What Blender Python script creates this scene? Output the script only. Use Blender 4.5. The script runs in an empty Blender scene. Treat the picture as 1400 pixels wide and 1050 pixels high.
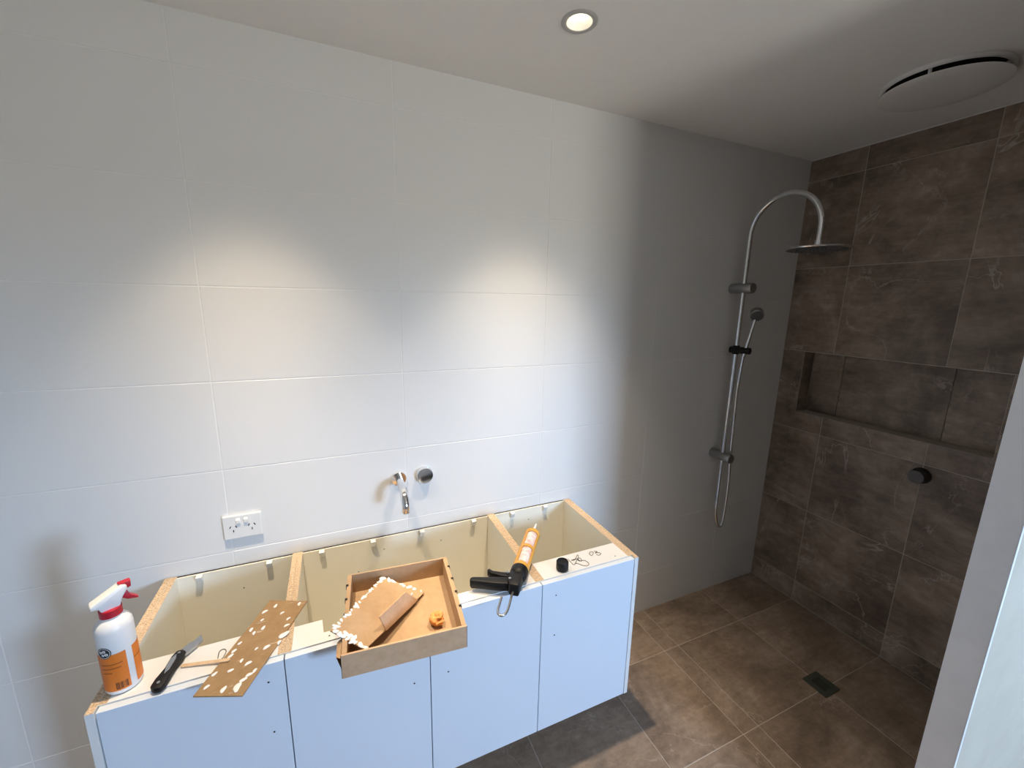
import bpy, bmesh, math, random
from mathutils import Matrix, Vector
random.seed(7)
scene = bpy.context.scene
COL = scene.collection
PI = math.pi

# ------------------------------------------------------------------ camera
cam_d = bpy.data.cameras.new('camera')
cam_d.sensor_fit = 'HORIZONTAL'; cam_d.sensor_width = 36.0; cam_d.lens = 14.3835
cam_d.clip_start = 0.02
cam = bpy.data.objects.new('camera', cam_d); COL.objects.link(cam)
cam.location = (0.9686, -1.5598, 1.7122)
cam.rotation_euler = (1.37261, -0.01750, -0.40822)
scene.camera = cam

# ------------------------------------------------------------------ world, lights, exposure
XC, ZC = 3.384, 2.4816            # shower end wall, ceiling height
XL, YF, XR = -0.62, -4.2, 4.6     # left wall, front wall (behind the camera), right wall of the adjoining space
WIN = (2.74, 3.66, 1.12, 1.86)    # small window opening in the front wall: x0, x1, z0, z1
w = bpy.data.worlds.new('daylight'); scene.world = w; w.use_nodes = True
nt = w.node_tree; bg = nt.nodes['Background']
tcw = nt.nodes.new('ShaderNodeTexCoord'); spw = nt.nodes.new('ShaderNodeSeparateXYZ'); rpw = nt.nodes.new('ShaderNodeValToRGB')
mpw = nt.nodes.new('ShaderNodeMapRange'); mpw.inputs[1].default_value = -1; mpw.inputs[2].default_value = 1
nt.links.new(tcw.outputs['Generated'], spw.inputs[0]); nt.links.new(spw.outputs['Z'], mpw.inputs[0]); nt.links.new(mpw.outputs[0], rpw.inputs[0])
el = rpw.color_ramp.elements; el[0].position = .47; el[0].color = (.31, .30, .27, 1)      # ground
el[1].position = .53; el[1].color = (.47, .68, 1.0, 1)                                   # sky above the horizon
nt.links.new(rpw.outputs[0], bg.inputs[0]); bg.inputs[1].default_value = 49.0
ad = bpy.data.lights.new('window_daylight', 'AREA'); ad.shape = 'RECTANGLE'               # portal: guides sky light through the opening
ad.size = WIN[1]-WIN[0]; ad.size_y = WIN[3]-WIN[2]; ad.cycles.is_portal = True
ao = bpy.data.objects.new('window_daylight', ad); COL.objects.link(ao)
ao.location = ((WIN[0]+WIN[1])/2, YF-0.10, (WIN[2]+WIN[3])/2); ao.rotation_euler = (PI/2, 0, 0)
DOWN = [(0.737, -0.42), (1.652, -0.42)]
SPOT_W, SPOT_COL = 58, (1.0, 0.80, 0.57)
vs = scene.view_settings
vs.view_transform = 'Standard'; vs.look = 'None'; vs.gamma = 1.0; vs.use_curve_mapping = False
vs.exposure = 0.95

# ------------------------------------------------------------------ material helpers
def mat(name, col, rough=.5, metal=0.0, **kw):
    m = bpy.data.materials.new(name); m.use_nodes = True
    b = m.node_tree.nodes['Principled BSDF']
    b.inputs['Base Color'].default_value = (*col, 1)
    b.inputs['Roughness'].default_value = rough
    b.inputs['Metallic'].default_value = metal
    for k, v in kw.items(): b.inputs[k.replace('_', ' ')].default_value = v
    return m
def N(m, t, **props):
    n = m.node_tree.nodes.new(t)
    for k, v in props.items(): setattr(n, k, v)
    return n
def L(m, a, b): m.node_tree.links.new(a, b)
def bsdf(m): return m.node_tree.nodes['Principled BSDF']
def ramp(m, fac, stops):
    r = N(m, 'ShaderNodeValToRGB'); e = r.color_ramp.elements
    while len(e) < len(stops): e.new(0.5)
    for k, (p, c) in zip(e, stops): k.position = p; k.color = (*c, 1)
    L(m, fac, r.inputs[0]); return r.outputs[0]
def coords(m, rnd=False):
    tc = N(m, 'ShaderNodeTexCoord')
    if not rnd: return tc.outputs['Object']
    oi = N(m, 'ShaderNodeObjectInfo')
    sc = N(m, 'ShaderNodeVectorMath', operation='SCALE'); sc.inputs[0].default_value = (37.0, 91.0, 53.0)
    L(m, oi.outputs['Random'], sc.inputs['Scale'])
    ad_ = N(m, 'ShaderNodeVectorMath', operation='ADD')
    L(m, tc.outputs['Object'], ad_.inputs[0]); L(m, sc.outputs[0], ad_.inputs[1])
    return ad_.outputs[0]
def noise(m, vec, scale, detail=4, rough=.55, dist=0.0):
    n = N(m, 'ShaderNodeTexNoise'); n.inputs['Scale'].default_value = scale
    n.inputs['Detail'].default_value = detail; n.inputs['Roughness'].default_value = rough
    n.inputs['Distortion'].default_value = dist
    L(m, vec, n.inputs['Vector']); return n.outputs['Fac']
def bump(m, h, strength, dist=.002):
    b = N(m, 'ShaderNodeBump'); b.inputs['Strength'].default_value = strength; b.inputs['Distance'].default_value = dist
    L(m, h, b.inputs['Height']); L(m, b.outputs[0], bsdf(m).inputs['Normal'])
def mixc(m, fac, a, b, mode='MIX'):
    x = N(m, 'ShaderNodeMix', data_type='RGBA', blend_type=mode)
    for s, v in ((0, fac), (6, a), (7, b)):
        if isinstance(v, (int, float)): x.inputs[s].default_value = v
        elif isinstance(v, tuple): x.inputs[s].default_value = (*v, 1)
        else: L(m, v, x.inputs[s])
    return x.outputs[2]
def math_(m, op, a, b=None, clamp=False):
    x = N(m, 'ShaderNodeMath', operation=op, use_clamp=clamp)
    for i, v in enumerate((a, b)):
        if v is None: continue
        if isinstance(v, (int, float)): x.inputs[i].default_value = v
        else: L(m, v, x.inputs[i])
    return x.outputs[0]

def speckled(name, stops, scale, rough=.6, rnd=False, bumpv=0.0, detail=4):
    m = mat(name, stops[0][1], rough)
    f = noise(m, coords(m, rnd), scale, detail, .65)
    L(m, ramp(m, f, stops), bsdf(m).inputs['Base Color'])
    if bumpv: bump(m, f, bumpv, .001)
    return m

M = {}
# satin white wall tile
m = mat('white_wall_tile', (.70, .70, .69), .42); v = coords(m, True)
f = noise(m, v, 2.0, 3); L(m, ramp(m, f, [(.3, (.766, .766, .756)), (.7, (.778, .778, .768))]), bsdf(m).inputs['Base Color'])
bump(m, noise(m, v, 9.0, 2), .02, .002); M['wtile'] = m
M['grout_w'] = speckled('white_grout', [(.3, (.79, .785, .775)), (.7, (.85, .845, .835))], 60, .9)
M['grout_b'] = speckled('brown_grout', [(.3, (.44, .385, .33)), (.7, (.52, .46, .40))], 60, .9)
# brown veined stone-look tile
def stone(name, dark, mid, light, vein, rough, vein_amt=.6, vein_w=130.0, grain=26):
    m = mat(name, mid, rough); v = coords(m, True)
    big = noise(m, v, 3.2, 8, .62, .4); fine = noise(m, v, grain, 8, .75)
    streak_map = N(m, 'ShaderNodeMapping'); streak_map.inputs['Rotation'].default_value = (.3, .2, .5); streak_map.inputs['Scale'].default_value = (9, 38, 20)
    L(m, v, streak_map.inputs['Vector']); streak = noise(m, streak_map.outputs[0], 1.0, 5, .65)
    c = ramp(m, big, [(.34, dark), (.5, mid), (.66, light)])
    f2 = math_(m, 'MULTIPLY_ADD', fine, 1.1); m.node_tree.nodes[-1].inputs[2].default_value = .45
    c = mixc(m, 1.0, c, f2, 'MULTIPLY')
    s2 = math_(m, 'MULTIPLY_ADD', streak, .9); m.node_tree.nodes[-1].inputs[2].default_value = .55
    c = mixc(m, 1.0, c, s2, 'MULTIPLY')
    vn = noise(m, v, 1.9, 5, .6, 1.1)
    d = math_(m, 'ABSOLUTE', math_(m, 'SUBTRACT', vn, .5))
    line = math_(m, 'SUBTRACT', 1.0, math_(m, 'MULTIPLY', d, vein_w), True)
    mask = ramp(m, noise(m, v, 4.1, 2), [(.46, (0, 0, 0)), (.62, (1, 1, 1))])
    fac = math_(m, 'MULTIPLY', math_(m, 'MULTIPLY', line, mask), vein_amt)
    c = mixc(m, fac, c, vein)
    L(m, c, bsdf(m).inputs['Base Color']); bump(m, fine, .10, .002)
    return m
M['stone'] = stone('brown_stone_tile', (.135, .098, .072), (.255, .192, .146), (.385, .30, .235), (.62, .54, .46), .42)
M['stone_floor'] = stone('brown_stone_floor_tile', (.175, .128, .096), (.265, .200, .152), (.355, .277, .217), (.58, .50, .42), .45, .35, 150.0, 34)
M['paint'] = speckled('white_ceiling_paint', [(.3, (.87, .865, .85)), (.7, (.89, .885, .87))], 30, .85, bumpv=.05)
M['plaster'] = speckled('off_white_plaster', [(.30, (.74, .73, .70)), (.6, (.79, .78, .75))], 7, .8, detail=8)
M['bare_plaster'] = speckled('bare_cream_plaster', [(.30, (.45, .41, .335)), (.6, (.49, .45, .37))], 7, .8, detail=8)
M['alu'] = speckled('brushed_aluminium', [(.3, (.78, .80, .83)), (.7, (.86, .88, .91))], 6, .40)
bsdf(M['alu']).inputs['Metallic'].default_value = .15
M['white_plastic'] = mat('white_plastic', (.80, .80, .78), .35)
M['white_metal'] = mat('white_powder_coat', (.78, .77, .75), .45)
M['grey_trim'] = mat('grey_downlight_trim', (.50, .50, .49), .5)
M['reflector'] = mat('white_reflector', (.85, .83, .78), .4)
M['melamine'] = mat('white_melamine', (.80, .80, .79), .38)
M['door'] = mat('daylight_blue_laminate', (.72, .79, .88), .36)  # white doors; the blue of the daylight is put into their colour
M['warm_lit'] = speckled('warm_lit_white_melamine', [(.3, (.83, .795, .68)), (.7, (.86, .825, .71))], 3, .5)  # white interior melamine with the warm lamp light mixed into its colour
m = mat('particleboard', (.55, .40, .26), .85); v = coords(m, True)
f = noise(m, v, 260, 3, .7)
L(m, ramp(m, f, [(.30, (.30, .19, .10)), (.48, (.56, .41, .27)), (.66, (.74, .60, .43))]), bsdf(m).inputs['Base Color']); M['chip'] = m
m = mat('chrome', (.80, .81, .83), .08, 1.0); M['chrome'] = m
M['gunmetal'] = mat('dark_chrome', (.42, .42, .42), .34, 1.0)
M['dark_refl_chrome'] = mat('chrome_dark_reflection', (.11, .095, .082), .35, .7)  # chrome knob darkened to paint in the reflection of the dark room
M['steel'] = mat('blade_steel', (.42, .43, .44), .32, .9)
M['black'] = mat('black_plastic', (.007, .007, .0075), .5, 0, Specular_IOR_Level=.3)
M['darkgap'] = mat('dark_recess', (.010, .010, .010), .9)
M['drain'] = mat('dark_bronze_grate', (.075, .085, .070), .5, .3)
M['nozzle'] = mat('grey_rubber_nozzle', (.10, .10, .10), .6)
m = mat('cardboard', (.40, .26, .145), .85); v = coords(m)
f = noise(m, v, 30, 6, .7); f2 = noise(m, v, 4, 3)
c = ramp(m, f, [(.3, (.36, .235, .13)), (.7, (.46, .305, .175))])
c = mixc(m, math_(m, 'MULTIPLY', f2, .35), c, (.52, .36, .22)); L(m, c, bsdf(m).inputs['Base Color']); M['card'] = m
m = mat('smeared_cardboard', (.34, .21, .10), .8); v = coords(m)
f = noise(m, v, 30, 6, .7); c = ramp(m, f, [(.3, (.30, .185, .085)), (.7, (.38, .245, .12))])
mp = N(m, 'ShaderNodeMapping'); mp.inputs['Rotation'].default_value = (0, 0, .9); mp.inputs['Scale'].default_value = (18, 70, 20); L(m, v, mp.inputs['Vector'])
sm = ramp(m, noise(m, mp.outputs[0], 1.0, 2), [(.66, (0, 0, 0)), (.72, (.55, .55, .55))]); c = mixc(m, sm, c, (.66, .56, .44))
L(m, c, bsdf(m).inputs['Base Color']); M['card_smear'] = m
M['card_out'] = speckled('grey_kraft_cardboard', [(.3, (.53, .335, .195)), (.7, (.63, .41, .25))], 40, .85)
M['silicone'] = mat('white_silicone', (.86, .85, .83), .25)
M['bottle'] = mat('white_bottle_plastic', (.82, .82, .82), .35)
M['orange_label'] = mat('orange_label', (.80, .21, .025), .45)
M['dark_print'] = mat('dark_print', (.10, .035, .015), .6)
M['print_orange'] = mat('brown_orange_print', (.42, .10, .015), .6)
M['black_print'] = mat('black_print', (.02, .02, .022), .6)
M['red'] = mat('red_plastic', (.48, .012, .030), .35)
M['wood'] = speckled('pale_wood', [(.3, (.62, .42, .25)), (.7, (.74, .54, .34))], 60, .7)
M['gun_orange'] = mat('amber_orange_barrel', (.72, .36, .055), .38)
m = mat('pink_white_label', (.80, .62, .58), .45); f = noise(m, coords(m), 55, 3, .6)
L(m, ramp(m, f, [(.40, (.80, .74, .72)), (.56, (.78, .56, .53)), (.70, (.66, .34, .33))]), bsdf(m).inputs['Base Color']); M['pink'] = m
M['paper'] = speckled('orange_brown_paper', [(.3, (.62, .25, .06)), (.7, (.78, .38, .13))], 60, .8)
m = bpy.data.materials.new('led_lens'); m.use_nodes = True; b = bsdf(m)
b.inputs['Base Color'].default_value = (.9, .88, .8, 1); b.inputs['Emission Color'].default_value = (1, .90, .72, 1); b.inputs['Emission Strength'].default_value = 4.5
M['led'] = m

# ------------------------------------------------------------------ mesh helpers
class B:
    """collects shapes given in world coordinates (through an optional matrix)"""
    def __init__(s, mtx=None): s.v = []; s.f = []; s.mi = []; s.M = mtx or Matrix()
    def add(s, vs_, fs, mi=0):
        o = len(s.v); s.v += [s.M @ Vector(p) for p in vs_]; s.f += [[o+i for i in q] for q in fs]; s.mi += [mi]*len(fs); return s
    def box(s, x0, x1, y0, y1, z0, z1, top=None, mi=0):
        vs_ = [(x, y, z) for z in (z0, z1) for y in (y0, y1) for x in (x0, x1)]
        fs = [(0, 2, 3, 1), (4, 5, 7, 6), (0, 1, 5, 4), (1, 3, 7, 5), (3, 2, 6, 7), (2, 0, 4, 6)]
        s.add(vs_, fs, mi)
        if top is not None: s.mi[-5] = top
        return s
    def cyl(s, p0, p1, r0, r1=None, n=24, caps=True, mi=0):
        r1 = r0 if r1 is None else r1; p0 = Vector(p0); p1 = Vector(p1); d = (p1-p0).normalized()
        a = d.orthogonal().normalized(); b_ = d.cross(a); vs_ = []
        for p, r in ((p0, r0), (p1, r1)):
            for k in range(n):
                t = 2*PI*k/n; vs_.append(p+a*r*math.cos(t)+b_*r*math.sin(t))
        fs = [(k, (k+1) % n, n+(k+1) % n, n+k) for k in range(n)]
        if caps: fs += [tuple(reversed(range(n))), tuple(range(n, 2*n))]
        return s.add(vs_, fs, mi)
    def tube(s, pts, r, n=12, mi=0):
        pts = [Vector(p) for p in pts]; k = len(pts); vs_ = []; a = None
        rr = r if isinstance(r, (list, tuple)) else [r]*k
        for i, p in enumerate(pts):
            d = (pts[min(i+1, k-1)]-pts[max(i-1, 0)]).normalized()
            a = d.orthogonal().normalized() if a is None else (a-d*a.dot(d)).normalized()
            b_ = d.cross(a)
            for j in range(n):
                t = 2*PI*j/n; vs_.append(p+(a*math.cos(t)+b_*math.sin(t))*rr[i])
        fs = [(i*n+j, i*n+(j+1) % n, (i+1)*n+(j+1) % n, (i+1)*n+j) for i in range(k-1) for j in range(n)]
        fs += [tuple(reversed(range(n))), tuple(range((k-1)*n, k*n))]
        return s.add(vs_, fs, mi)
    def lathe(s, prof, c=(0, 0, 0), n=40, mi=0, axis=Vector((0, 0, 1))):
        """prof: (r, h) pairs along axis"""
        c = Vector(c); axis = Vector(axis).normalized(); a = axis.orthogonal().normalized(); b_ = axis.cross(a); vs_ = []
        for r, h in prof:
            for j in range(n):
                t = 2*PI*j/n; vs_.append(c+axis*h+(a*math.cos(t)+b_*math.sin(t))*r)
        k = len(prof)
        fs = [(i*n+j, i*n+(j+1) % n, (i+1)*n+(j+1) % n, (i+1)*n+j) for i in range(k-1) for j in range(n)]
        if prof[0][0] > 1e-6: fs.append(tuple(reversed(range(n))))
        if prof[-1][0] > 1e-6: fs.append(tuple(range((k-1)*n, k*n)))
        return s.add(vs_, fs, mi)
    def ring(s, prof, c=(0, 0, 0), n=40, mi=0):
        """closed profile revolved about z (a torus-like ring)"""
        c = Vector(c); k = len(prof)
        vs_ = [c+Vector((r*math.cos(2*PI*j/n), r*math.sin(2*PI*j/n), h)) for r, h in prof for j in range(n)]
        fs = [(i*n+j, i*n+(j+1) % n, ((i+1) % k)*n+(j+1) % n, ((i+1) % k)*n+j) for i in range(k) for j in range(n)]
        return s.add(vs_, fs, mi)
    def prism(s, poly, o, u, v, d, mi=0):
        """2-D polygon (counter-clockwise in u,v) extruded along d"""
        o, u, v, d = map(Vector, (o, u, v, d)); n = len(poly)
        vs_ = [o+u*a+v*b_ for a, b_ in poly]+[o+u*a+v*b_+d for a, b_ in poly]
        fs = [tuple(range(n)), tuple(reversed(range(n, 2*n)))]+[((k+1) % n, k, n+k, n+(k+1) % n) for k in range(n)]
        return s.add(vs_, fs, mi)
    def sheet(s, corners, t):
        """a quad given by corners, thickened by t along its normal"""
        c = [Vector(p) for p in corners]; nn = (c[1]-c[0]).cross(c[3]-c[0]).normalized()*t
        return s.add(c+[p+nn for p in c], [(3, 2, 1), (3, 1, 0), (4, 5, 6), (4, 6, 7), (0, 1, 5, 4), (1, 2, 6, 5), (2, 3, 7, 6), (3, 0, 4, 7)])
    def build(s, name, mats, parent=None, smooth=False, bevel=0.0, seg=2):
        off = Vector((0, 0, 0)); p = parent
        while p is not None: off += p.location; p = p.parent
        me = bpy.data.meshes.new(name)
        me.from_pydata([tuple(v-off) for v in s.v], [], s.f)
        for mm in (mats if isinstance(mats, (list, tuple)) else [mats]): me.materials.append(M[mm] if isinstance(mm, str) else mm)
        me.polygons.foreach_set('material_index', s.mi); me.validate(); me.update()
        bm = bmesh.new(); bm.from_mesh(me)
        bmesh.ops.recalc_face_normals(bm, faces=bm.faces)
        if bevel:
            bmesh.ops.bevel(bm, geom=[e for e in bm.edges if e.is_manifold and e.calc_face_angle(0) > .6], offset=bevel, segments=seg, affect='EDGES', profile=.5, clamp_overlap=True)
        if smooth:
            for fc in bm.faces: fc.smooth = True
            for e in bm.edges:
                if len(e.link_faces) == 2 and e.calc_face_angle(0) > .65: e.smooth = False
        bm.to_mesh(me); bm.free()
        o = bpy.data.objects.new(name, me); COL.objects.link(o); o.parent = parent
        return o
def tag(o, label, cat=None, group=None, kind=None):
    o['label'] = label
    if cat: o['category'] = cat
    if group: o['group'] = group
    if kind: o['kind'] = kind
    return o
def thing(name, loc, label, cat, group=None):
    o = bpy.data.objects.new(name, None); o.empty_display_size = .05; COL.objects.link(o); o.location = loc
    return tag(o, label, cat, group)
def struct(b, name, mats, label, **kw):
    return tag(b.build(name, mats, None, **kw), label, kind='structure')

# ------------------------------------------------------------------ tiles
JOINT = .0028
_cache = {}
def tile_mesh(key, polys, t, bev, mname):
    """polys: one polygon (ccw, local u,v); front face at w=0, body down to -t, edges chamfered"""
    if key in _cache: return _cache[key]
    n = len(polys)
    def inset(p, d):
        out = []
        for i in range(n):
            a, b_, c_ = Vector(p[i-1]), Vector(p[i]), Vector(p[(i+1) % n])
            e1 = (b_-a).normalized(); e2 = (c_-b_).normalized()
            n1 = Vector((-e1.y, e1.x)); n2 = Vector((-e2.y, e2.x))
            k = (n1+n2)/(1+n1.dot(n2)); out.append(b_+k*d)
        return out
    q = inset(polys, JOINT/2); r = inset(polys, JOINT/2+bev)
    vs_ = [(*p, -t) for p in q]+[(*p, -bev) for p in q]+[(*p, 0) for p in r]
    fs = [(i, (i+1) % n, n+(i+1) % n, n+i) for i in range(n)]+[(n+i, n+(i+1) % n, 2*n+(i+1) % n, 2*n+i) for i in range(n)]+[tuple(range(2*n, 3*n))]
    me = bpy.data.meshes.new('tile'); me.from_pydata(vs_, [], fs); me.materials.append(M[mname]); me.update()
    _cache[key] = me; return me
def tile(parent, frame, poly, mname, name='tile', t=.0045, bev=.0009):
    """frame: 4x4 mapping local (u,v,w) to the world; poly in frame units"""
    cu = (min(p[0] for p in poly)+max(p[0] for p in poly))/2; cv = (min(p[1] for p in poly)+max(p[1] for p in poly))/2
    loc = [(round(p[0]-cu, 4), round(p[1]-cv, 4)) for p in poly]
    me = tile_mesh((tuple(loc), mname, t), loc, t, bev, mname)
    o = bpy.data.objects.new(name, me); COL.objects.link(o); o.parent = parent
    o.matrix_local = frame @ Matrix.Translation((cu, cv, random.uniform(-.0003, .0002)))
    return o
def rect(u0, u1, v0, v1): return [(u0, v0), (u1, v0), (u1, v1), (u0, v1)]
F_BACK = Matrix(((1, 0, 0, 0), (0, 0, -1, 0), (0, 1, 0, 0), (0, 0, 0, 1)))                  # u=+x, v=+z, w=-y
F_RIGHT = Matrix(((0, 0, -1, XC), (-1, 0, 0, 0), (0, 1, 0, 0), (0, 0, 0, 1)))               # u=-y, v=+z, w=-x
F_FLOOR = Matrix()
G = .0010   # how far the grout bed lies behind the tile faces

# ------------------------------------------------------------------ room shell
wall_back = struct(B().box(XL, XC+.16, G, .14, -.12, ZC+.1), 'wall_back', 'grout_w', 'white tiled wall behind the vanity')
TW, Z0 = .5993, .2432
zs = [0]+[Z0+.3*k for k in range(8)]+[ZC]
xs = [XL+.002, 0]+[TW*k for k in range(1, 6)]+[XC]
for a, b_ in zip(xs, xs[1:]):
    for c_, d_ in zip(zs, zs[1:]): tile(wall_back, F_BACK, rect(a, b_, c_, d_), 'wtile')

NY0, NY1, NZ0, NZ1, ND = -.118, -.902, 1.123, 1.468, .092     # shower niche
wb = B(); xa, xb = XC+G, XC+.16
wb.box(xa, xb, NY0, .14, -.12, ZC+.1).box(xa, xb, -1.172, NY1, -.12, ZC+.1).box(xa, xb, NY1, NY0, -.12, NZ0).box(xa, xb, NY1, NY0, NZ1, ZC+.1).box(XC+ND+.005, xb, NY1, NY0, NZ0, NZ1)
wall_right = struct(wb, 'wall_right', 'grout_b', 'brown stone tiled shower wall with a long recessed niche')
W1, W2, W3 = .2640, .7030, 1.1420
us = [0, W1, W2, W3, 1.17]
vsr = [0, .1244, .5709, 1.0216, 1.4700, 1.9190, 2.3688, ZC]
for i, (a, b_) in enumerate(zip(us, us[1:])):
    for c_, d_ in zip(vsr, vsr[1:]):
        if abs(c_-1.0216) < 1e-6:
            if i == 0: poly = [(0, c_), (W1, c_), (W1, NZ0), (-NY0, NZ0), (-NY0, d_), (0, d_)]
            elif i == 1: poly = rect(a, b_, c_, NZ0)
            elif i == 2: poly = [(a, c_), (b_, c_), (b_, d_), (-NY1, d_), (-NY1, NZ0), (a, NZ0)]
            else: poly = rect(a, b_, c_, d_)
        else: poly = rect(a, b_, c_, d_)
        tile(wall_right, F_RIGHT, poly, 'stone')
F_NB = F_RIGHT.copy(); F_NB[0][3] = XC+ND
for a, b_ in ((-NY0, W1+.01), (W1+.01, W2+.005), (W2+.005, -NY1)): tile(wall_right, F_NB, rect(a, b_, NZ0, NZ1), 'stone')
F_SILL = Matrix(((1, 0, 0, 0), (0, 1, 0, 0), (0, 0, 1, NZ0), (0, 0, 0, 1)))
for a, b_ in ((NY0, -W1), (-W1, -W2), (-W2, NY1)): tile(wall_right, F_SILL, rect(XC, XC+ND, b_, a), 'stone', 'niche_sill')
F_HEAD = Matrix(((1, 0, 0, 0), (0, -1, 0, 0), (0, 0, -1, NZ1), (0, 0, 0, 1)))
tile(wall_right, F_HEAD, rect(XC, XC+ND, -NY0, -NY1), 'stone', 'niche_head')
F_SL = Matrix(((1, 0, 0, 0), (0, 0, -1, NY0), (0, 1, 0, 0), (0, 0, 0, 1))); tile(wall_right, F_SL, rect(XC, XC+ND, NZ0, NZ1), 'stone', 'niche_side')
F_SR = Matrix(((-1, 0, 0, 0), (0, 0, 1, NY1), (0, 1, 0, 0), (0, 0, 0, 1))); tile(wall_right, F_SR, rect(-XC-ND, -XC, NZ0, NZ1), 'stone', 'niche_side')

floor = struct(B().box(XL-.1, XR+.1, YF-.12, .14, -.12, -G), 'floor', 'grout_b', 'brown stone tiled bathroom floor')
ysf = [0, -W1, -W2, -W3, -1.589, -2.036, -2.483, -2.930, -3.377, -3.824, YF]
xsf = [XL, -.203, .244, .691, 1.138, 1.585, 2.032, 2.400, 2.490, 2.938, XC]
for a, b_ in zip(xsf, xsf[1:]):
    for d_, c_ in zip(ysf, ysf[1:]): tile(floor, F_FLOOR, rect(a, b_, c_, d_), 'stone_floor')
for a, b_ in zip([XC, 3.832, 4.280], [3.832, 4.280, XR]):          # beyond the nib wall
    for d_, c_ in zip([-1.235]+ysf[4:], ysf[4:]): tile(floor, F_FLOOR, rect(a, b_, c_, d_), 'stone_floor')

# ceiling with round cut-outs for the downlights
cb = B(); HS, HR, HN = .06, .044, 40
def ceil_rect(x0, x1, y0, y1):
    if x1-x0 > 1e-6 and y1-y0 > 1e-6: cb.add([(x0, y0, ZC), (x0, y1, ZC), (x1, y1, ZC), (x1, y0, ZC)], [(0, 1, 2, 3)])
cy = DOWN[0][1]; xe = XL
ceil_rect(XL, XR+.1, YF, cy-HS); ceil_rect(XL, XR+.1, cy+HS, .1)
for x, y in DOWN:
    ceil_rect(xe, x-HS, cy-HS, cy+HS); xe = x+HS
    vv = []
    for k in range(HN):
        t = 2*PI*k/HN; c_, s_ = math.cos(t), math.sin(t); q = HS/max(abs(c_), abs(s_))
        vv += [(x+HR*c_, y+HR*s_, ZC), (x+q*c_, y+q*s_, ZC), (x+HR*c_, y+HR*s_, ZC+.06)]
    fs = []
    for k in range(HN):
        n_ = (k+1) % HN; fs += [(3*k, 3*k+1, 3*n_+1, 3*n_), (3*k, 3*n_, 3*n_+2, 3*k+2)]
    cb.add(vv, fs)
ceil_rect(xe, XR+.1, cy-HS, cy+HS)
cb.box(XL, XR+.1, YF, .1, ZC+.10, ZC+.14)
ceiling = struct(cb, 'ceiling', 'paint', 'plain white painted ceiling')

wall_left = struct(B().box(XL-.12, XL, YF-.12, .14, -.12, ZC+.1), 'wall_left', 'plaster', 'plain off white side wall beyond the vanity')
fb = B(); fb.box(XL, WIN[0], YF-.12, YF, -.12, ZC+.1).box(WIN[1], XR+.1, YF-.12, YF, -.12, ZC+.1).box(WIN[0], WIN[1], YF-.12, YF, -.12, WIN[2]).box(WIN[0], WIN[1], YF-.12, YF, WIN[3], ZC+.1)
wall_front = struct(fb, 'wall_front', 'plaster', 'off white wall behind the viewer with a window opening')
wf = B()
for x in (WIN[0], WIN[1]-.035): wf.box(x, x+.035, YF-.07, YF-.02, WIN[2], WIN[3])
for z in (WIN[2], WIN[3]-.035): wf.box(WIN[0]+.035, WIN[1]-.035, YF-.07, YF-.02, z, z+.035)
struct(wf, 'window_1', 'alu', 'aluminium frame of the open window behind the viewer')
NX, NYA, NYB, NH = 2.42, -1.172, -1.235, 2.4780
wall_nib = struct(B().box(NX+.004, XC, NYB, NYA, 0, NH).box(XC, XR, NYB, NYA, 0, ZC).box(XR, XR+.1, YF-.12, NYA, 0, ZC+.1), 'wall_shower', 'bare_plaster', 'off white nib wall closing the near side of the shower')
trim = struct(B().box(NX, NX+.0035, NYB-.002, NYA+.002, 0, NH+.003).box(NX, NX+.012, NYB-.003, NYB-.0005, 0, NH+.003).box(NX, XC, NYB-.002, NYA+.002, NH, NH+.003), 'trim_1', 'alu', 'silver aluminium strip capping the end of the nib wall', bevel=.0006)
struct(B().box(XC-.004, XC-.0003, -1.17, 0, ZC-.004, ZC-.0003), 'trim_2', 'white_metal', 'thin white sealant bead between brown tiles and ceiling')

# beam profile of the LED downlights: candela by angle from straight down
BEAM = [(0, 4.8), (5, 5.0), (10, 6.2), (13, 7.9), (15, 7.5), (18, 6.0), (21, 4.5), (25, 3.0), (28, 2.1), (31, 1.4), (33, .80), (35, .38), (37, .14), (40, .03), (45, .0), (90, .0)]
IES = bpy.data.texts.new('downlight_beam')
IES.write('IESNA:LM-63-2002\nTILT=NONE\n1 -1 1 %d 1 1 2 0 0 0\n1 1 0\n%s\n0\n%s\n' % (len(BEAM), ' '.join('%g' % a for a, _ in BEAM), ' '.join('%g' % (c*100) for _, c in BEAM)))
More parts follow.
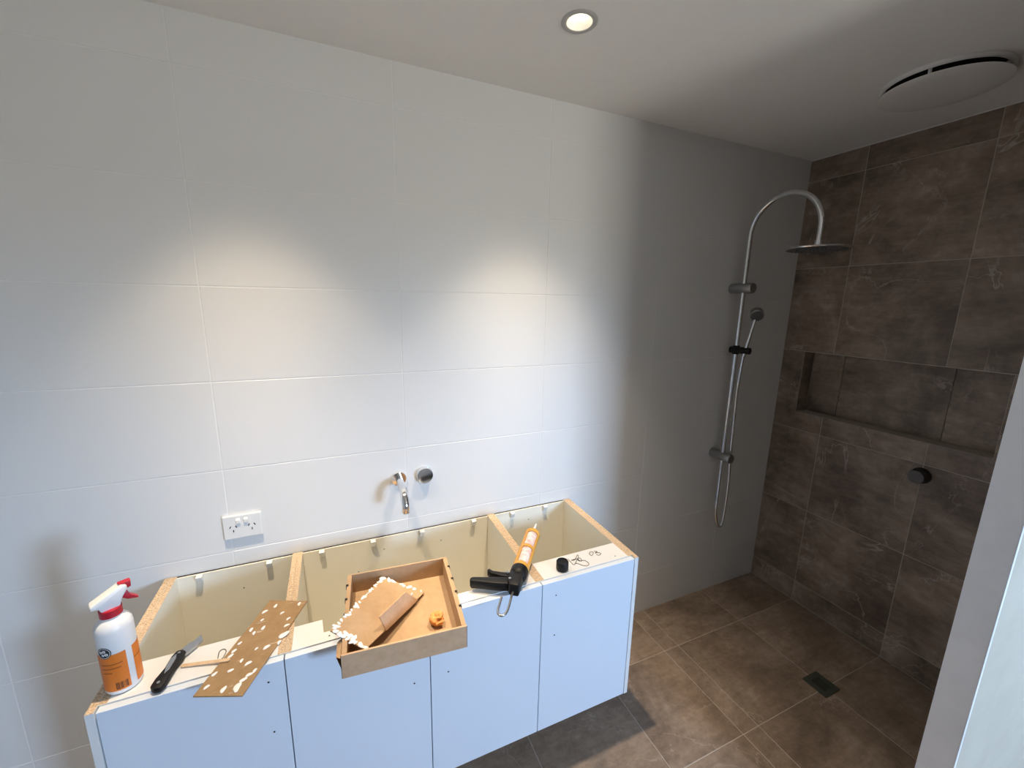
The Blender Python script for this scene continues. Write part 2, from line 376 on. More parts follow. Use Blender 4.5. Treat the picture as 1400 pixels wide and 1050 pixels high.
# ------------------------------------------------------------------ downlights (each holds its own lamp)
LAB = ['round recessed downlight lighting the wall above the power outlet', 'round white recessed downlight glowing in the ceiling']
for (x, y), lab in zip(DOWN, LAB):
    t = thing('downlight', (x, y, ZC), lab, 'downlight', 'recessed downlights above the vanity')
    B().ring([(.0365, .000), (.0365, -.0025), (.040, -.004), (.0475, -.004), (.051, -.0015), (.051, -.0002)], (x, y, ZC), 48).build('trim_ring', 'grey_trim', t, smooth=True)
    B().ring([(.0365, -.0015), (.022, .040), (.0235, .040), (.0385, -.001)], (x, y, ZC), 48).build('reflector', 'reflector', t, smooth=True)
    B().lathe([(0, .0385), (.012, .0388), (.0225, .0395), (.0225, .043), (0, .043)], (x, y, ZC), 32).build('lens', 'led', t, smooth=True)
    sd = bpy.data.lights.new('downlight_lamp', 'SPOT'); sd.energy = SPOT_W; sd.color = SPOT_COL
    sd.spot_size = math.radians(96); sd.spot_blend = .1; sd.shadow_soft_size = .022
    sd.use_nodes = True; ln_ = sd.node_tree; ies = ln_.nodes.new('ShaderNodeTexIES'); ies.mode = 'INTERNAL'; ies.ies = IES
    ies.inputs['Strength'].default_value = .0222
    ln_.links.new(ies.outputs['Fac'], ln_.nodes['Emission'].inputs['Strength'])
    so = bpy.data.objects.new('downlight_lamp', sd); COL.objects.link(so); so.parent = t; so.location = (0, 0, .034)

# ------------------------------------------------------------------ ceiling exhaust fan
FX, FY = 2.930, -.695
t = thing('exhaust_fan', (FX, FY, ZC), 'round white ceiling exhaust fan with a flat cover plate above the shower', 'fan')
B().ring([(.166, -.0005), (.166, -.005), (.162, -.010), (.155, -.012), (.150, -.009), (.150, -.0005)], (FX, FY, ZC), 72).build('housing_ring', 'white_metal', t, smooth=True)
B().lathe([(0, -.002), (.1495, -.002), (.1495, -.005), (0, -.005)], (FX, FY, ZC), 48).build('throat', 'darkgap', t, smooth=True)
B().lathe([(0, -.040), (.120, -.0395), (.158, -.036), (.1665, -.0325), (.1665, -.0305), (.150, -.029), (0, -.029)], (FX, FY, ZC), 72).build('cover_plate', 'white_metal', t, smooth=True)
for k in range(4):
    a = math.radians(100+90*k); px, py = FX+.146*math.cos(a), FY+.146*math.sin(a)
    B().cyl((px, py, ZC-.0045), (px, py, ZC-.030), .005, n=12).build('stand_off', 'white_metal', t, smooth=True)

# ------------------------------------------------------------------ shower rail with gooseneck and overhead rose
BX, BY = 2.892, -.070
t = thing('shower_rail', (BX, 0, .9), 'chrome shower rail with curved gooseneck arm and round overhead rose', 'shower')
pts = [(BX, BY, .862), (BX, BY, 2.05)]; cyc, R_ = (BY-.40)/2, (.40+BY)/2
pts = [(BX, BY, .862+(2.05-.862)*k/6) for k in range(7)]+[(BX-.004*k/24, cyc+R_*math.cos(PI*k/24), 2.05+R_*math.sin(PI*k/24)) for k in range(1, 25)]+[(BX-.004, -.40, 2.02), (BX-.004, -.40, 1.985)]
B().tube(pts, .0118, 16).build('riser_pipe', 'chrome', t, smooth=True)
for z in (1.80, .90):
    br = B().lathe([(0, 0), (.024, 0), (.025, .002), (.025, .121), (.0235, .1235), (0, .1235)], (BX, 0, z), 32, axis=(0, -1, 0)).build('wall_bracket', 'gunmetal', t, smooth=True)
hd = B().lathe([(0, .0015), (.114, .0015), (.1195, .003), (.121, .006), (.118, .0095), (.030, .012), (.016, .017), (.0155, .040), (0, .040)], (BX-.004, -.40, 1.952), 64).build('shower_rose', 'chrome', t, smooth=True)
B().lathe([(0, 0), (.112, 0), (.114, .0014), (0, .0014)], (BX-.004, -.40, 1.952), 64).build('spray_face', 'nozzle', hd, smooth=True)
for ring_r, cnt in ((.10, 26), (.075, 18), (.05, 12), (.025, 6)):
    nb = B()
    for k in range(cnt):
        a = 2*PI*k/cnt; nb.cyl((BX-.004+ring_r*math.cos(a), -.40+ring_r*math.sin(a), 1.953), (BX-.004+ring_r*math.cos(a), -.40+ring_r*math.sin(a), 1.949), .0035, .0022, n=6)
    o = nb.build('nozzles', 'nozzle', hd); o['kind'] = 'stuff'
B().lathe([(0, -.045), (.016, -.045), (.0175, -.042), (.0175, .052), (.016, .055), (0, .055)], (BX, BY-.018, 1.487), 28, axis=(.25, -1, 0)).build('slider', 'black', t, smooth=True)
B().cyl((BX, BY, 1.465), (BX, BY, 1.510), .0165, n=24).build('slider_collar', 'black', t, smooth=True)

# hand shower with hose
hb = Vector((BX+.005, -.112, 1.45)); hh = Vector((BX+.022, -.140, 1.655)); ax_ = (hh-hb).normalized()
t = thing('hand_shower', tuple(hb), 'small chrome hand shower with flexible hose held on the rail slider', 'hand shower')
B().tube([hb, hb+ax_*.02, hb+ax_*.10, hb+ax_*.185, hb+ax_*.2], [.0085, .010, .0085, .0075, .007], 16).build('handle', 'chrome', t, smooth=True)
fa = Vector((-.55, -.55, -.45)).normalized()
hc = hh+ax_*.02
B().lathe([(0, -.018), (.024, -.018), (.030, -.012), (.0315, .0), (.0315, .018), (.029, .021), (.0285, .016), (0, .016)], hc, 36, axis=fa).build('spray_head', 'gunmetal', t, smooth=True)
B().lathe([(0, .0165), (.027, .0165), (.027, .0195), (0, .0195)], hc, 30, axis=fa).build('spray_face', 'nozzle', t, smooth=True)
def smooth_path(p, n=8):
    p = [Vector(q) for q in p]; out = []
    for i in range(len(p)-1):
        a, b_, c_, d_ = p[max(i-1, 0)], p[i], p[i+1], p[min(i+2, len(p)-1)]
        for k in range(n):
            s_ = k/n; out.append(.5*((2*b_)+(c_-a)*s_+(2*a-5*b_+4*c_-d_)*s_*s_+(3*b_-a-3*c_+d_)*s_**3))
    return out+[p[-1]]
hose = [(BX, BY, .868), (BX-.004, -.072, .80), (2.872, -.085, .669), (2.869, -.088, .58), (2.886, -.09, .515), (2.913, -.09, .482), (2.931, -.09, .512), (2.938, -.09, .61), (2.935, -.092, .765), (2.922, -.092, .918), (2.905, -.10, 1.128), (2.895, -.105, 1.289), (2.895, -.110, 1.40), tuple(hb+ax_*.004)]
B().tube(smooth_path(hose), .0074, 12).build('hose', 'chrome', t, smooth=True)

# shower mixer on the brown wall
MY, MZ = -.7035, .970
t = thing('shower_mixer', (XC, MY, MZ), 'round chrome shower mixer knob on the brown tiled wall', 'tap')
B().lathe([(0, 0), (.036, 0), (.036, .004), (.034, .006), (0, .006)], (XC, MY, MZ), 40, axis=(-1, 0, 0)).build('wall_plate', 'black', t, smooth=True)
B().lathe([(0, .006), (.030, .006), (.030, .048), (.0285, .050), (0, .050)], (XC, MY, MZ), 40, axis=(-1, 0, 0)).build('knob', 'dark_refl_chrome', t, smooth=True)

# floor drain
DX, DY = 2.938, -.686
t = thing('floor_drain', (DX, DY, 0), 'small square dark metal floor drain grate in the shower', 'drain')
h = .052; fr = B()
fr.box(DX-h, DX+h, DY-h, DY-.030, .0006, .004).box(DX-h, DX+h, DY+.030, DY+h, .0006, .004).box(DX-h, DX-.030, DY-.030, DY+.030, .0006, .004).box(DX+.030, DX+h, DY-.030, DY+.030, .0006, .004)
fr.build('frame', 'drain', t)
B().box(DX-.030, DX+.030, DY-.030, DY+.030, .0006, .0012).build('sump', 'darkgap', t)
for k in range(6):
    x = DX-.026+k*.0104
    B().box(x-.0026, x+.0026, DY-.030, DY+.030, .0014, .0036).build('slat', 'drain', t)

# ------------------------------------------------------------------ basin spout, basin mixer, power outlet
SX, SZ = 1.169, 1.022
t = thing('basin_spout', (SX, 0, SZ), 'chrome wall spout curving down over the vanity', 'tap')
B().lathe([(0, 0), (.0285, 0), (.029, .002), (.029, .007), (.027, .010), (0, .010)], (SX, 0, SZ), 40, axis=(0, -1, 0)).build('wall_plate', 'chrome', t, smooth=True)
pp = [(SX, -.004, SZ), (SX, -.03, SZ), (SX, -.07, SZ), (SX, -.102, SZ)]+[(SX, -.102-.058*math.sin(PI/2*k/10), SZ-.052*(1-math.cos(PI/2*k/10))) for k in range(1, 11)]+[(SX, -.160, SZ-.064)]
B().tube(pp, .0142, 20).build('pipe', 'chrome', t, smooth=True)
B().cyl((SX, -.160, SZ-.0645), (SX, -.160, SZ-.067), .0118, n=20).build('aerator', 'gunmetal', t, smooth=True)
MX, MZ2 = 1.269, 1.024
t = thing('basin_mixer', (MX, 0, MZ2), 'round chrome basin mixer knob on the white wall beside the spout', 'tap')
B().lathe([(0, 0), (.034, 0), (.034, .003), (.033, .005), (0, .005)], (MX, 0, MZ2), 40, axis=(0, -1, 0)).build('wall_plate', 'chrome', t, smooth=True)
B().lathe([(0, .005), (.0315, .005), (.0325, .006), (.0325, .020), (.031, .022), (.0, .0222)], (MX, 0, MZ2), 48, axis=(0, -1, 0)).build('knob', 'chrome', t, smooth=True)

ox0, ox1, oz0, oz1 = .581, .695, .892, .978
t = thing('power_outlet', ((ox0+ox1)/2, 0, (oz0+oz1)/2), 'white double power outlet with two switches on the white wall', 'power outlet')
pl = B().box(ox0, ox1, -.0105, -.0003, oz0, oz1).build('plate', 'white_plastic', t, bevel=.003)
def op(u, v_): return ox0+(ox1-ox0)*u, oz1-(oz1-oz0)*v_
for u in (.40, .60):
    x, z = op(u, .22); B().prism([(-.010, -.0145), (-.010, -.0105), (.004, -.0105), (.009, -.0105), (.002, -.0145)], (x-.0065, 0, z), (0, 0, 1), (0, 1, 0), (.013, 0, 0)).build('switch', 'white_plastic', t, bevel=.001)
for u in (.26, .74):
    for du, dz, ang in ((-.0085, .004, .5), (.0085, .004, -.5), (0, -.011, 0)):
        x, z = op(u, .52); m_ = Matrix.Translation((x+du, -.0106, z+dz)) @ Matrix.Rotation(ang, 4, 'Y')
        B(m_).box(-.0014, .0014, -.0005, .001, -.0042, .0042).build('socket_slot', 'darkgap', t)

# ------------------------------------------------------------------ vanity cabinet
VB, VT = .185, .790
t = V = thing('vanity_cabinet', (1.18, -.25, VB), 'white wall hung vanity cabinet without benchtop showing raw chipboard edges', 'cabinet')
def panel(x0, x1, y0, y1, z0, z1, name='side_panel', mats=('melamine', 'chip'), top=1):
    return B().box(x0, x1, y0, y1, z0, z1, top=top).build(name, list(mats), V)
panel(.404, .4200, -.500, -.004, VB, VT)
panel(.4203, .4363, -.4805, -.004, VB, VT-.0005, mats=('warm_lit', 'chip'))
panel(1.942, 1.958, -.500, -.004, VB, VT)
panel(1.9257, 1.9417, -.4805, -.004, VB, VT-.0005, mats=('warm_lit', 'chip'))
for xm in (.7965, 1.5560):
    panel(xm-.0162, xm-.0002, -.4805, -.004, VB, VT, 'divider', ('warm_lit', 'chip'))
    panel(xm+.0002, xm+.0162, -.4805, -.004, VB, VT-.0003, 'divider', ('warm_lit', 'chip'))
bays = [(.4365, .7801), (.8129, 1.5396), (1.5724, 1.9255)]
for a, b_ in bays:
    panel(a, b_, -.0120, -.0070, VB+.016, VT-.003, 'back_panel', ('warm_lit',), None)
    panel(a, b_, -.0068, -.0016, VT-.020, VT-.0022, 'gap_shade_strip', ('darkgap',), None)  # black strip standing in for the shade in the gap at the wall
    panel(a, b_, -.4800, -.008, VB, VB+.016, 'bottom_panel', ('warm_lit',), None)
rail1 = panel(bays[0][0], bays[0][1], -.4800, -.372, VT-.0165, VT-.0005, 'front_rail', ('melamine',), None)
B().prism([(bays[1][0], -.4800), (bays[1][1], -.4800), (bays[1][1], -.432), (.890, -.445), (.886, -.392), (bays[1][0], -.392)], (0, 0, VT-.0165), (1, 0, 0), (0, 1, 0), (0, 0, .016)).build('front_rail', 'melamine', V)
rail3 = panel(bays[2][0], bays[2][1], -.4800, -.388, VT-.0165, VT-.0005, 'front_rail', ('melamine',), None)
panel(1.1600, 1.1930, -.4805, -.4650, VB+.016, VT-.017, 'gap_light_block', ('warm_lit',), None)  # hidden strip added to stop light leaking through the door joint
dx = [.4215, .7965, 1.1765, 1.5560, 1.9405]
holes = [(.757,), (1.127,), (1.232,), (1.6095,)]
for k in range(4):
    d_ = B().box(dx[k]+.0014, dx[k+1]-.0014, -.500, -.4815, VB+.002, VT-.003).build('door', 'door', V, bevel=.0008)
    for z in (.733, .575):
        B().cyl((holes[k][0], -.5003, z), (holes[k][0], -.4990, z), .0027, n=12).build('screw_hole', 'darkgap', d_)
for x in (.500, .706, .877, 1.060, 1.250, 1.473, 1.655, 1.820):
    B().prism([(0, 0), (-.018, -.002), (-.016, -.009), (-.005, -.028), (0, -.030)], (x-.009, -.0121, VT-.003), (0, 1, 0), (0, 0, 1), (.018, 0, 0)).build('fixing_bracket', 'white_plastic', V, bevel=.001)
for x, z in ((.62, .70), (1.10, .735), (1.33, .72), (1.74, .73), (1.00, .66)):
    B().cyl((x, -.0124, z), (x, -.0110, z), .0022, n=10).build('screw_hole', 'darkgap', V)
def scribble(pts2, parent):
    B().tube([(x, y, VT+.0001) for x, y in [tuple(q)[:2] for q in smooth_path([(a, b_, 0) for a, b_ in pts2], 4)]], .0010, 5).build('pen_mark', 'black_print', parent)
scribble([(1.7068, -.4114), (1.7065, -.4299), (1.7098, -.4494), (1.7358, -.4278), (1.7528, -.4109), (1.7502, -.405), (1.7283, -.4248), (1.7135, -.4235), (1.7357, -.423), (1.7409, -.4345), (1.746, -.4412), (1.7519, -.4272), (1.7456, -.4223), (1.7371, -.4307), (1.7411, -.4392), (1.7584, -.4416), (1.7636, -.4621), (1.7504, -.4725), (1.7369, -.4649), (1.7255, -.449), (1.7168, -.4432)], rail3)
scribble([(1.8077, -.4061), (1.7986, -.4148), (1.7985, -.4269), (1.8075, -.4232), (1.8167, -.4122), (1.8090, -.4058)], rail3)
scribble([(1.8233, -.4074), (1.8336, -.414), (1.8205, -.4186), (1.836, -.4224), (1.8397, -.4288), (1.8266, -.4358), (1.819, -.4279)], rail3)
scribble([(.6395, -.4342), (.6384, -.4114), (.6466, -.4061), (.654, -.4149), (.6522, -.4339), (.648, -.4405)], rail1)
for x, y in ((1.880, -.462), (.525, -.452), (.905, -.463)):
    B().cyl((x, y, VT-.001), (x, y, VT+.0001), .0022, n=10).build('screw_hole', 'darkgap', rail3 if x > 1.5 else rail1)

# ------------------------------------------------------------------ spray bottle
PX, PY, PZ = .452, -.432, VT
t = S = thing('spray_bottle', (PX, PY, PZ), 'white trigger spray bottle with orange label and red nozzle', 'bottle')
BR = .0345
B().lathe([(0, .002), (.029, .0), (.0328, .002), (BR, .006), (BR, .160), (.0335, .170), (.030, .178), (.023, .186), (.0185, .190), (.0175, .203), (0, .203)], (PX, PY, PZ), 48).build('body', 'bottle', S, smooth=True)
B().lathe([(.017, .192), (.0205, .193), (.0205, .210), (.0185, .212), (0, .212)], (PX, PY, PZ), 40).build('collar', 'red', S, smooth=True)
VA = math.radians(-65)
def patch(a0, a1, z0, z1, off, name, mname, parent, n=16):
    r = BR+off; vv = []; fs = []
    for k in range(n+1):
        a = VA+math.radians(a0+(a1-a0)*k/n); vv += [(PX+r*math.cos(a), PY+r*math.sin(a), PZ+z0), (PX+r*math.cos(a), PY+r*math.sin(a), PZ+z1)]
    fs = [(2*k, 2*k+2, 2*k+3, 2*k+1) for k in range(n)]
    return B().add(vv, fs).build(name, mname, parent, smooth=True)
def disc_patch(a, z, r0, off, name, mname, parent, r1=0.0, n=28):
    rr = BR+off; vv = []
    NR = 4
    for k in range(n):
        th = 2*PI*k/n
        for q in [r0+(r1-r0)*i/NR for i in range(NR+1)]:
            aa = VA+math.radians(a)+q*math.cos(th)/rr; vv.append((PX+rr*math.cos(aa), PY+rr*math.sin(aa), PZ+z+q*math.sin(th)))
    W_ = NR+1; fs = [(W_*k+i, W_*((k+1) % n)+i, W_*((k+1) % n)+i+1, W_*k+i+1) for k in range(n) for i in range(NR)]
    return B().add(vv, fs).build(name, mname, parent, smooth=True)
lb = patch(-108, 17, .012, .110, .0004, 'label', 'orange_label', S)
lb2 = patch(38, 135, .012, .110, .0004, 'label', 'orange_label', S)
for a0, a1, z in ((-62, 4, .083), (-62, -2, .072), (-62, -30, .061)): patch(a0, a1, z, z+.0028, .0007, 'print_line', 'print_orange', lb, 8)
patch(40, 80, .076, .0775, .0007, 'print_line', 'dark_print', lb2, 6)
for k in range(13):
    a0 = -26+k*2.9; patch(a0, a0+random.choice((.9, 1.5, 2.1)), .016, .034, .0007, 'barcode_bar', 'dark_print', lb, 2)
lg = disc_patch(-44, .117, .0145, .0008, 'logo', 'black_print', S)
disc_patch(-44, .117, .0128, .0012, 'logo_ring', 'bottle', lg, .0117)
for du, dz, q in ((-9, .003, .0034), (2, .005, .0034), (8, -.003, .0036), (-3, -.0045, .0030)): disc_patch(-44+du, .117+dz, q, .0012, 'logo_mark', 'bottle', lg, q*.35)
fd = Vector((math.cos(.50), math.sin(.50), 0)); sd_ = Vector((-fd.y, fd.x, 0)); hp0 = Vector((PX, PY, PZ))
def headpart(poly, wd, name, mname, bev=.003):
    return B().prism(poly, hp0-sd_*wd/2, fd, (0, 0, 1), sd_*wd).build(name, mname, S, bevel=bev, smooth=True)
headpart([(-.0165, .211), (.0165, .211), (.020, .226), (.033, .247), (.032, .256), (.022, .260), (-.032, .234), (-.033, .225), (-.019, .221)], .027, 'sprayer_head', 'bottle')
headpart([(.026, .243), (.040, .246), (.041, .262), (.018, .262), (.030, .256)], .015, 'nozzle', 'red', .0015)
headpart([(.021, .232), (.031, .240), (.036, .226), (.050, .212), (.048, .209), (.030, .216), (.022, .224)], .012, 'trigger', 'red', .0012)

# ------------------------------------------------------------------ utility knife
ka = Vector((.530, -.492, 0)); kb = Vector((.552, -.385, 0)); ku = (kb-ka).normalized(); kv = Vector((-ku.y, ku.x, 0))
t = thing('utility_knife', (ka.x, ka.y, VT), 'black handled utility knife with open steel blade on the vanity rail', 'knife')
K = lambda z: (ka.x, ka.y, VT+z)
B().prism([(-.003, -.011), (.010, -.0155), (.035, -.0135), (.060, -.0125), (.085, -.0155), (.103, -.013), (.110, -.003), (.108, .010), (.090, .0135), (.055, .0105), (.025, .0145), (.004, .0135), (-.004, .003)], K(.0004), ku, kv, (0, 0, .0155)).build('handle', 'black', t, bevel=.003, smooth=True)
B().prism([(.036, .001), (.048, -.004), (.080, -.002), (.096, .004), (.082, .010), (.056, .0075)], K(.0158), ku, kv, (0, 0, .0012)).build('inlay', 'steel', t, bevel=.0005)
for s_, q in ((.012, .0), (.098, .000)): B().cyl(tuple(Vector(K(.0155))+ku*s_+kv*q), tuple(Vector(K(.0175))+ku*s_+kv*q), .0034, n=14).build('rivet', 'steel', t, smooth=True)
bo = Vector(K(0))+ku*.096; ba = -.42; bu = ku*math.cos(ba)+kv*math.sin(ba); bv = Vector((-bu.y, bu.x, 0))
B().prism([(-.004, -.012), (.020, -.0135), (.046, -.0135), (.048, .004), (.038, .0125), (-.002, .0125)], tuple(bo+Vector((0, 0, .004))), bu, bv, (0, 0, .0065)).build('blade_holder', 'steel', t, bevel=.0008)
B().prism([(.030, -.013), (.054, -.0135), (.070, .010), (.030, .010)], tuple(bo+Vector((0, 0, .0068))), bu, bv, (0, 0, .0009)).build('blade', 'steel', t)

# ------------------------------------------------------------------ silicone dab meshes
def dab_mesh(seed):
    r = random.Random(seed); bm = bmesh.new(); bmesh.ops.create_icosphere(bm, subdivisions=2, radius=1)
    for v in bm.verts:
        k = 1+.28*math.sin(3*v.co.x+seed)*math.cos(2.3*v.co.y-seed)+r.uniform(-.08, .08); v.co.x *= k; v.co.y *= k
        if v.co.z < 0: v.co.z *= .15
    for f_ in bm.faces: f_.smooth = True
    me = bpy.data.meshes.new('silicone_dab'); bm.to_mesh(me); bm.free(); me.materials.append(M['silicone']); return me
DABS = [dab_mesh(k) for k in range(5)]
def dab(parent, p, sx, sy, sz, rot, up=None):
    o = bpy.data.objects.new('silicone_dab', random.choice(DABS)); COL.objects.link(o); o.parent = parent
    off = Vector((0, 0, 0)); q = parent
    while q is not None: off += q.location; q = q.parent
    m_ = Matrix.Translation(Vector(p)-off)
    if up is not None: m_ = m_ @ Vector(up).to_track_quat('Z', 'Y').to_matrix().to_4x4()
    o.matrix_local = m_ @ Matrix.Rotation(rot, 4, 'Z') @ Matrix.Diagonal((sx, sy, sz, 1)); return o

# ------------------------------------------------------------------ cardboard strip with silicone, wooden stick
zc_ = VT+.0005
t = thing('cardboard_strip', (.73, -.42, VT), 'flat brown cardboard strip dotted with white silicone overhanging the vanity front', 'cardboard')
cs = B().prism([(.613, -.540), (.719, -.582), (.842, -.296), (.736, -.250)], (0, 0, zc_), (1, 0, 0), (0, 1, 0), (0, 0, .0035)).build('sheet', 'card_smear', t, bevel=.0006)
for x, y in [(.755, -.285), (.728, -.299), (.726, -.333), (.795, -.356), (.733, -.368), (.789, -.417), (.703, -.363), (.712, -.379), (.751, -.446), (.727, -.442), (.780, -.441), (.683, -.405), (.674, -.428), (.669, -.443), (.715, -.485), (.698, -.47), (.678, -.493), (.734, -.516), (.723, -.524), (.644, -.49), (.636, -.524), (.674, -.547), (.703, -.553), (.712, -.535), (.776, -.324), (.793, -.382), (.820, -.302)]:
    big = 1.6 if (x, y) in ((.751, -.446), (.789, -.417), (.703, -.553)) else 1.0
    s_ = random.uniform(.0045, .0075)*big; dab(cs, (x, y, zc_+.0033), s_*1.3, s_*.75, .0022, random.uniform(.2, 1.3))
p0_, p1_ = Vector((.560, -.428, VT+.0012)), Vector((.672, -.459, VT+.0062)); su = (p1_-p0_).normalized(); sv = Vector((-su.y, su.x, 0)).normalized(); ln = (p1_-p0_).length
poly = [(.0035*(1-math.cos(a))-.0035+.0035, 0) for a in ()]
poly = [(.005-.005*math.cos(a), -.005*math.sin(a)) for a in (0, .5, 1.0, PI/2)]+[(ln-.005+.005*math.sin(a), -.005*math.cos(a)) for a in (0, .5, 1.0, PI/2, 2.1, 2.6, PI)]+[(.005-.005*math.sin(a), .005*math.cos(a)) for a in (0, .5, 1.0)]
st = tag(B().prism(poly, p0_, su, sv, su.cross(sv)*.002).build('wooden_stick', 'wood'), 'flat wooden craft stick lying between the knife and the cardboard strip', 'stick')

# ------------------------------------------------------------------ cardboard tray
TM = Matrix.Translation((.935, -.622, VT+.0008)) @ Matrix.Rotation(-.081, 4, 'Z')
w_, d_, h_ = .314, .318, .067
t = TR = thing('cardboard_tray', tuple((TM @ Vector((w_/2, d_/2, 0)))), 'shallow open brown cardboard tray overhanging the vanity front', 'tray')
B(TM).box(.004, w_-.004, .004, d_-.004, 0, .004).build('base', 'card', TR)
B(TM).box(0, w_, 0, .0055, 0, h_).build('front_wall', 'card_out', TR, bevel=.001)
B(TM).box(.002, w_-.002, d_-.0055, d_, 0, h_).build('back_wall', 'card', TR, bevel=.001)
for x0, nm in ((.0012, 'side_wall'), (w_-.0132, 'side_wall')):
    sw = B(TM).box(x0, x0+.0120, .006, d_-.006, .0, h_-.0005).build(nm, 'card', TR)
    for k in range(4):
        y = .075+k*.062
        xx = -.0012 if x0 < .1 else w_-.0058
        B(TM).box(xx, xx+.0072, y, y+.009, h_-.012, h_+.0002).build('slot', 'darkgap', sw)
for x in (-.0008, w_-.0012): B(TM).box(x, x+.002, .0005, .004, .001, h_-.001).build('corner_gap', 'darkgap', TR)
B(TM).add([(-.0005, .0, .030), (-.0005, .075, .030), (-.014, .070, .046), (-.012, .012, .056), (-.0005, .0, .060), (-.0005, .075, .055)], [(0, 1, 2, 3), (3, 2, 5, 4)]).build('corner_flap', 'card', TR)

# folded cardboard offcut lying in the tray
cl, cn, cf, ct = (.912, -.541, .8665), (.991, -.606, .838), (1.181, -.406, .8005), (1.064, -.324, .831)
t = FO = thing('folded_cardboard', (1.03, -.48, VT+.005), 'folded cardboard offcut edged with white silicone lying in the tray', 'cardboard')
sh = B().sheet([cl, cn, cf, ct], .0035).build('sheet', 'card', FO)
va, vb = Vector(cn), Vector(cf); f0, f1 = va.lerp(vb, .30), va.lerp(vb, .86)
fl = B().sheet([f0, f1, Vector((1.114, -.460, .864)), Vector((1.032, -.548, .877))], .0032).build('flap', 'card_out', FO)
upn = (Vector(cn)-Vector(cl)).cross(Vector(ct)-Vector(cl)).normalized()
def along_edge(a, b_, n, s0, s1, inward, sz=1.0):
    a, b_ = Vector(a), Vector(b_); e = (b_-a).normalized()
    for k in range(n):
        s_ = s0+(s1-s0)*(k+random.uniform(-.25, .25))/(n-1 if n > 1 else 1); p = a.lerp(b_, min(max(s_, .01), .99))+inward*random.uniform(.002, .006)+upn*.0034
        r = random.uniform(.0035, .0085)*sz; dab(sh, p, r*random.uniform(1.0, 1.6), r*random.uniform(.6, 1.0), .003, random.uniform(0, 3), upn)
inn = (Vector(cn)-Vector(cl)).normalized(); inl = (Vector(ct)-Vector(cl)).normalized()
along_edge(cl, ct, 22, .03, .97, inn); along_edge(cl, cn, 8, .1, .97, inl, 1.15); along_edge(ct, cf, 8, .05, .9, -inl*.8)
for k in range(3): dab(sh, Vector(cl).lerp(Vector(cn), .35+.12*k)+inl*.014+upn*.0034, .011, .006, .0035, .6+k, upn)
fn = (f1-f0).cross(Vector((0, 0, 1))).normalized()
for a, z in ((.80, .026), (.84, .016), (.90, .028)): dab(fl, f0.lerp(f1, a)+Vector((-.010, .006, z))+fn*.0035, .0055, .0035, .002, .5, fn)

# crumpled paper
bm = bmesh.new(); bmesh.ops.create_icosphere(bm, subdivisions=3, radius=.0205)
rr = random.Random(3); from mathutils import noise as mn
for v in bm.verts:
    k = 1+.42*mn.noise(v.co*78)+.26*mn.noise(v.co*170+Vector((3, 1, 7))); v.co *= k; v.co.z *= .82
zmin = min(v.co.z for v in bm.verts); bmesh.ops.translate(bm, verts=bm.verts, vec=(0, 0, -zmin))
me = bpy.data.meshes.new('crumpled_paper'); bm.to_mesh(me); bm.free(); me.materials.append(M['paper'])
o = bpy.data.objects.new('crumpled_paper', me); COL.objects.link(o); o.location = (1.192, -.541, VT+.0052)
tag(o, 'small ball of crumpled orange brown paper inside the tray', 'paper')

# ------------------------------------------------------------------ caulking gun and its cartridge
g0 = Vector((1.462, -.490, VT+.0300)); gu = Vector((.603, .797, .0)).normalized(); gp = Vector((-gu.y, gu.x, 0)); gz = Vector((0, 0, 1))
GM = Matrix(((gu.x, gp.x, 0, g0.x), (gu.y, gp.y, 0, g0.y), (0, 0, 1, g0.z), (0, 0, 0, 1)))   # local x along the barrel, y to the grip side
t = GU = thing('caulking_gun', (g0.x, g0.y, VT), 'caulking gun with amber orange barrel and black grip lying across the vanity', 'caulking gun')
RB = .0285; s0, s1 = .052, .286
b = B(GM); NS, NT = 48, 48; vv = []; keep = []
for i in range(NS+1):
    for j in range(NT):
        a = 2*PI*j/NT; vv.append((s0+(s1-s0)*i/NS, RB*math.cos(a), RB*math.sin(a)))
def win(i, j):
    s_ = (i+.5)/NS; a = (math.degrees(2*PI*(j+.5)/NT)+360) % 360     # 0 = grip side, 90 = up, 180 = far side
    return ((.10 < s_ < .47) or (.55 < s_ < .92)) and (62 < a < 150 or 210 < a < 300)
fs = [(i*NT+j, i*NT+(j+1) % NT, (i+1)*NT+(j+1) % NT, (i+1)*NT+j) for i in range(NS) for j in range(NT) if not win(i, j)]
o = b.add(vv, fs).build('barrel', 'gun_orange', GU, smooth=True)
md = o.modifiers.new('wall', 'SOLIDIFY'); md.thickness = .0022; md.offset = -1
B(GM).ring([(0, 0)], n=3) if False else None
B(GM).lathe([(RB-.0005, s1-.012), (RB+.0012, s1-.010), (RB+.0012, s1-.002), (RB-.004, s1+.002), (.012, s1+.003), (.012, s1-.001), (RB-.0035, s1-.003)], (0, 0, 0), 48, axis=(1, 0, 0)).build('barrel_cap', 'gun_orange', GU, smooth=True)
B(GM).lathe([(0, .020), (.022, .020), (.0275, .026), (.0297, .034), (.0297, .058), (.027, .060), (0, .060)], (0, 0, 0), 40, axis=(1, 0, 0)).build('end_plate', 'black', GU, smooth=True)
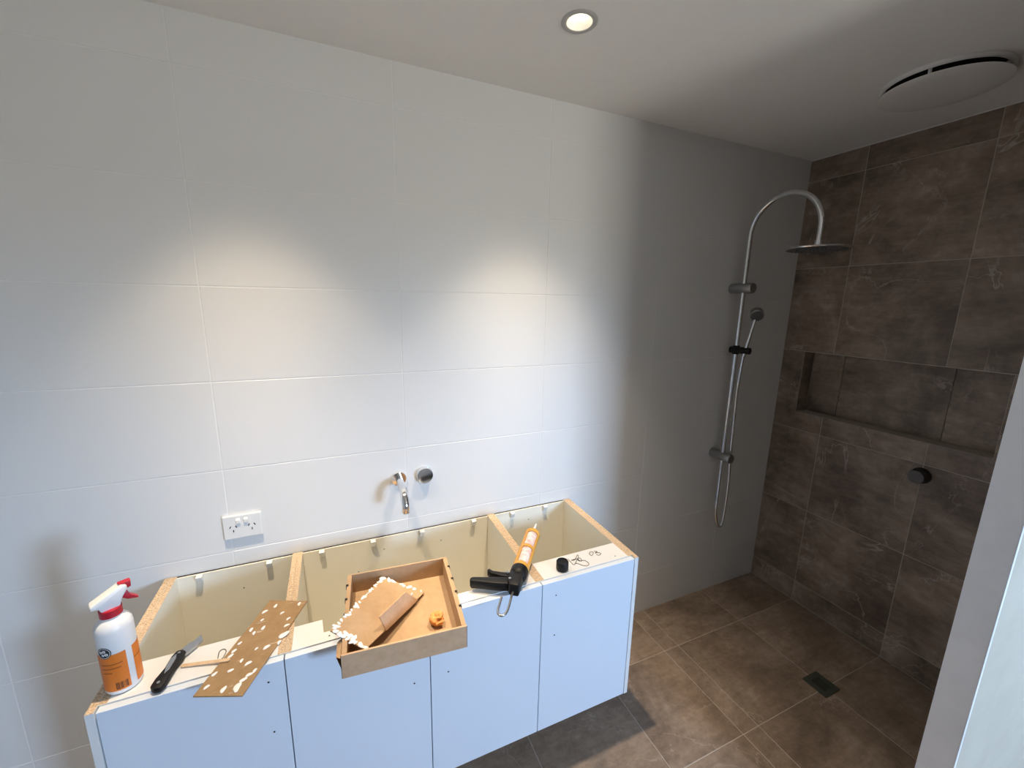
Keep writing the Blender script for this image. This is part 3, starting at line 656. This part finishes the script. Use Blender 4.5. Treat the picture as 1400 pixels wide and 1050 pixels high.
B(GM).prism([(-.042, -.019), (.030, -.020), (.030, .021), (.010, .026), (-.022, .024), (-.042, .012)], (0, 0, -.0215), (1, 0, 0), (0, 1, 0), (0, 0, .043)).build('body', 'black', GU, bevel=.006, smooth=True)
B(GM).prism([(-.030, .012), (.004, .020), (-.006, .060), (-.018, .100), (-.028, .140), (-.038, .146), (-.050, .138), (-.044, .100), (-.040, .055)], (0, 0, -.017), (1, 0, 0), (0, 1, 0), (0, 0, .031)).build('grip', 'black', GU, bevel=.006, smooth=True)
B(GM).prism([(.004, .012), (.024, .018), (.020, .052), (.018, .082), (.026, .100), (.016, .103), (.004, .086), (.000, .050)], (0, 0, -.010), (1, 0, 0), (0, 1, 0), (0, 0, .024)).build('trigger', 'black', GU, bevel=.004, smooth=True)
for s_, q in ((-.018, .016), (.010, .030)): B(GM).cyl((s_, q, .020), (s_, q, .0245), .0045, n=16).build('rivet', 'steel', GU, smooth=True)
rod = [(-.030, 0, -.006), (-.06, 0, -.008), (-.095, -.002, -.010), (-.120, -.001, -.012), (-.134, .004, -.013), (-.139, .013, -.013), (-.134, .022, -.013), (-.118, .027, -.012), (-.092, .028, -.010), (-.070, .029, -.008)]
B(GM).tube(smooth_path(rod, 5), .0036, 10).build('plunger_rod', 'gunmetal', GU, smooth=True)
t = CA = thing('sealant_cartridge', tuple(GM @ Vector((.06, 0, -.02))), 'sealant cartridge with pink and white label and pale nozzle held in the gun barrel', 'cartridge')
B(GM).cyl((.061, 0, 0), (s1-.004, 0, 0), .0243, n=40).build('tube', 'pink', CA, smooth=True)
B(GM).lathe([(.011, s1-.004), (.010, s1+.006), (.0075, s1+.014), (.0030, s1+.078), (.0022, s1+.080), (0, s1+.080)], (0, 0, 0), 24, axis=(1, 0, 0)).build('nozzle', 'bottle', CA, smooth=True)

# ------------------------------------------------------------------ loose black cap
o = B().lathe([(0, .001), (.0185, .0003), (.0205, .002), (.0215, .006), (.0215, .030), (.0200, .0325), (.0186, .0322), (.0180, .029), (0, .0285)], (1.657, -.455, VT), 36).build('bottle_cap', 'black', None, smooth=True)
tag(o, 'short black plastic cap standing on the vanity rail beside the pen scribble', 'cap')
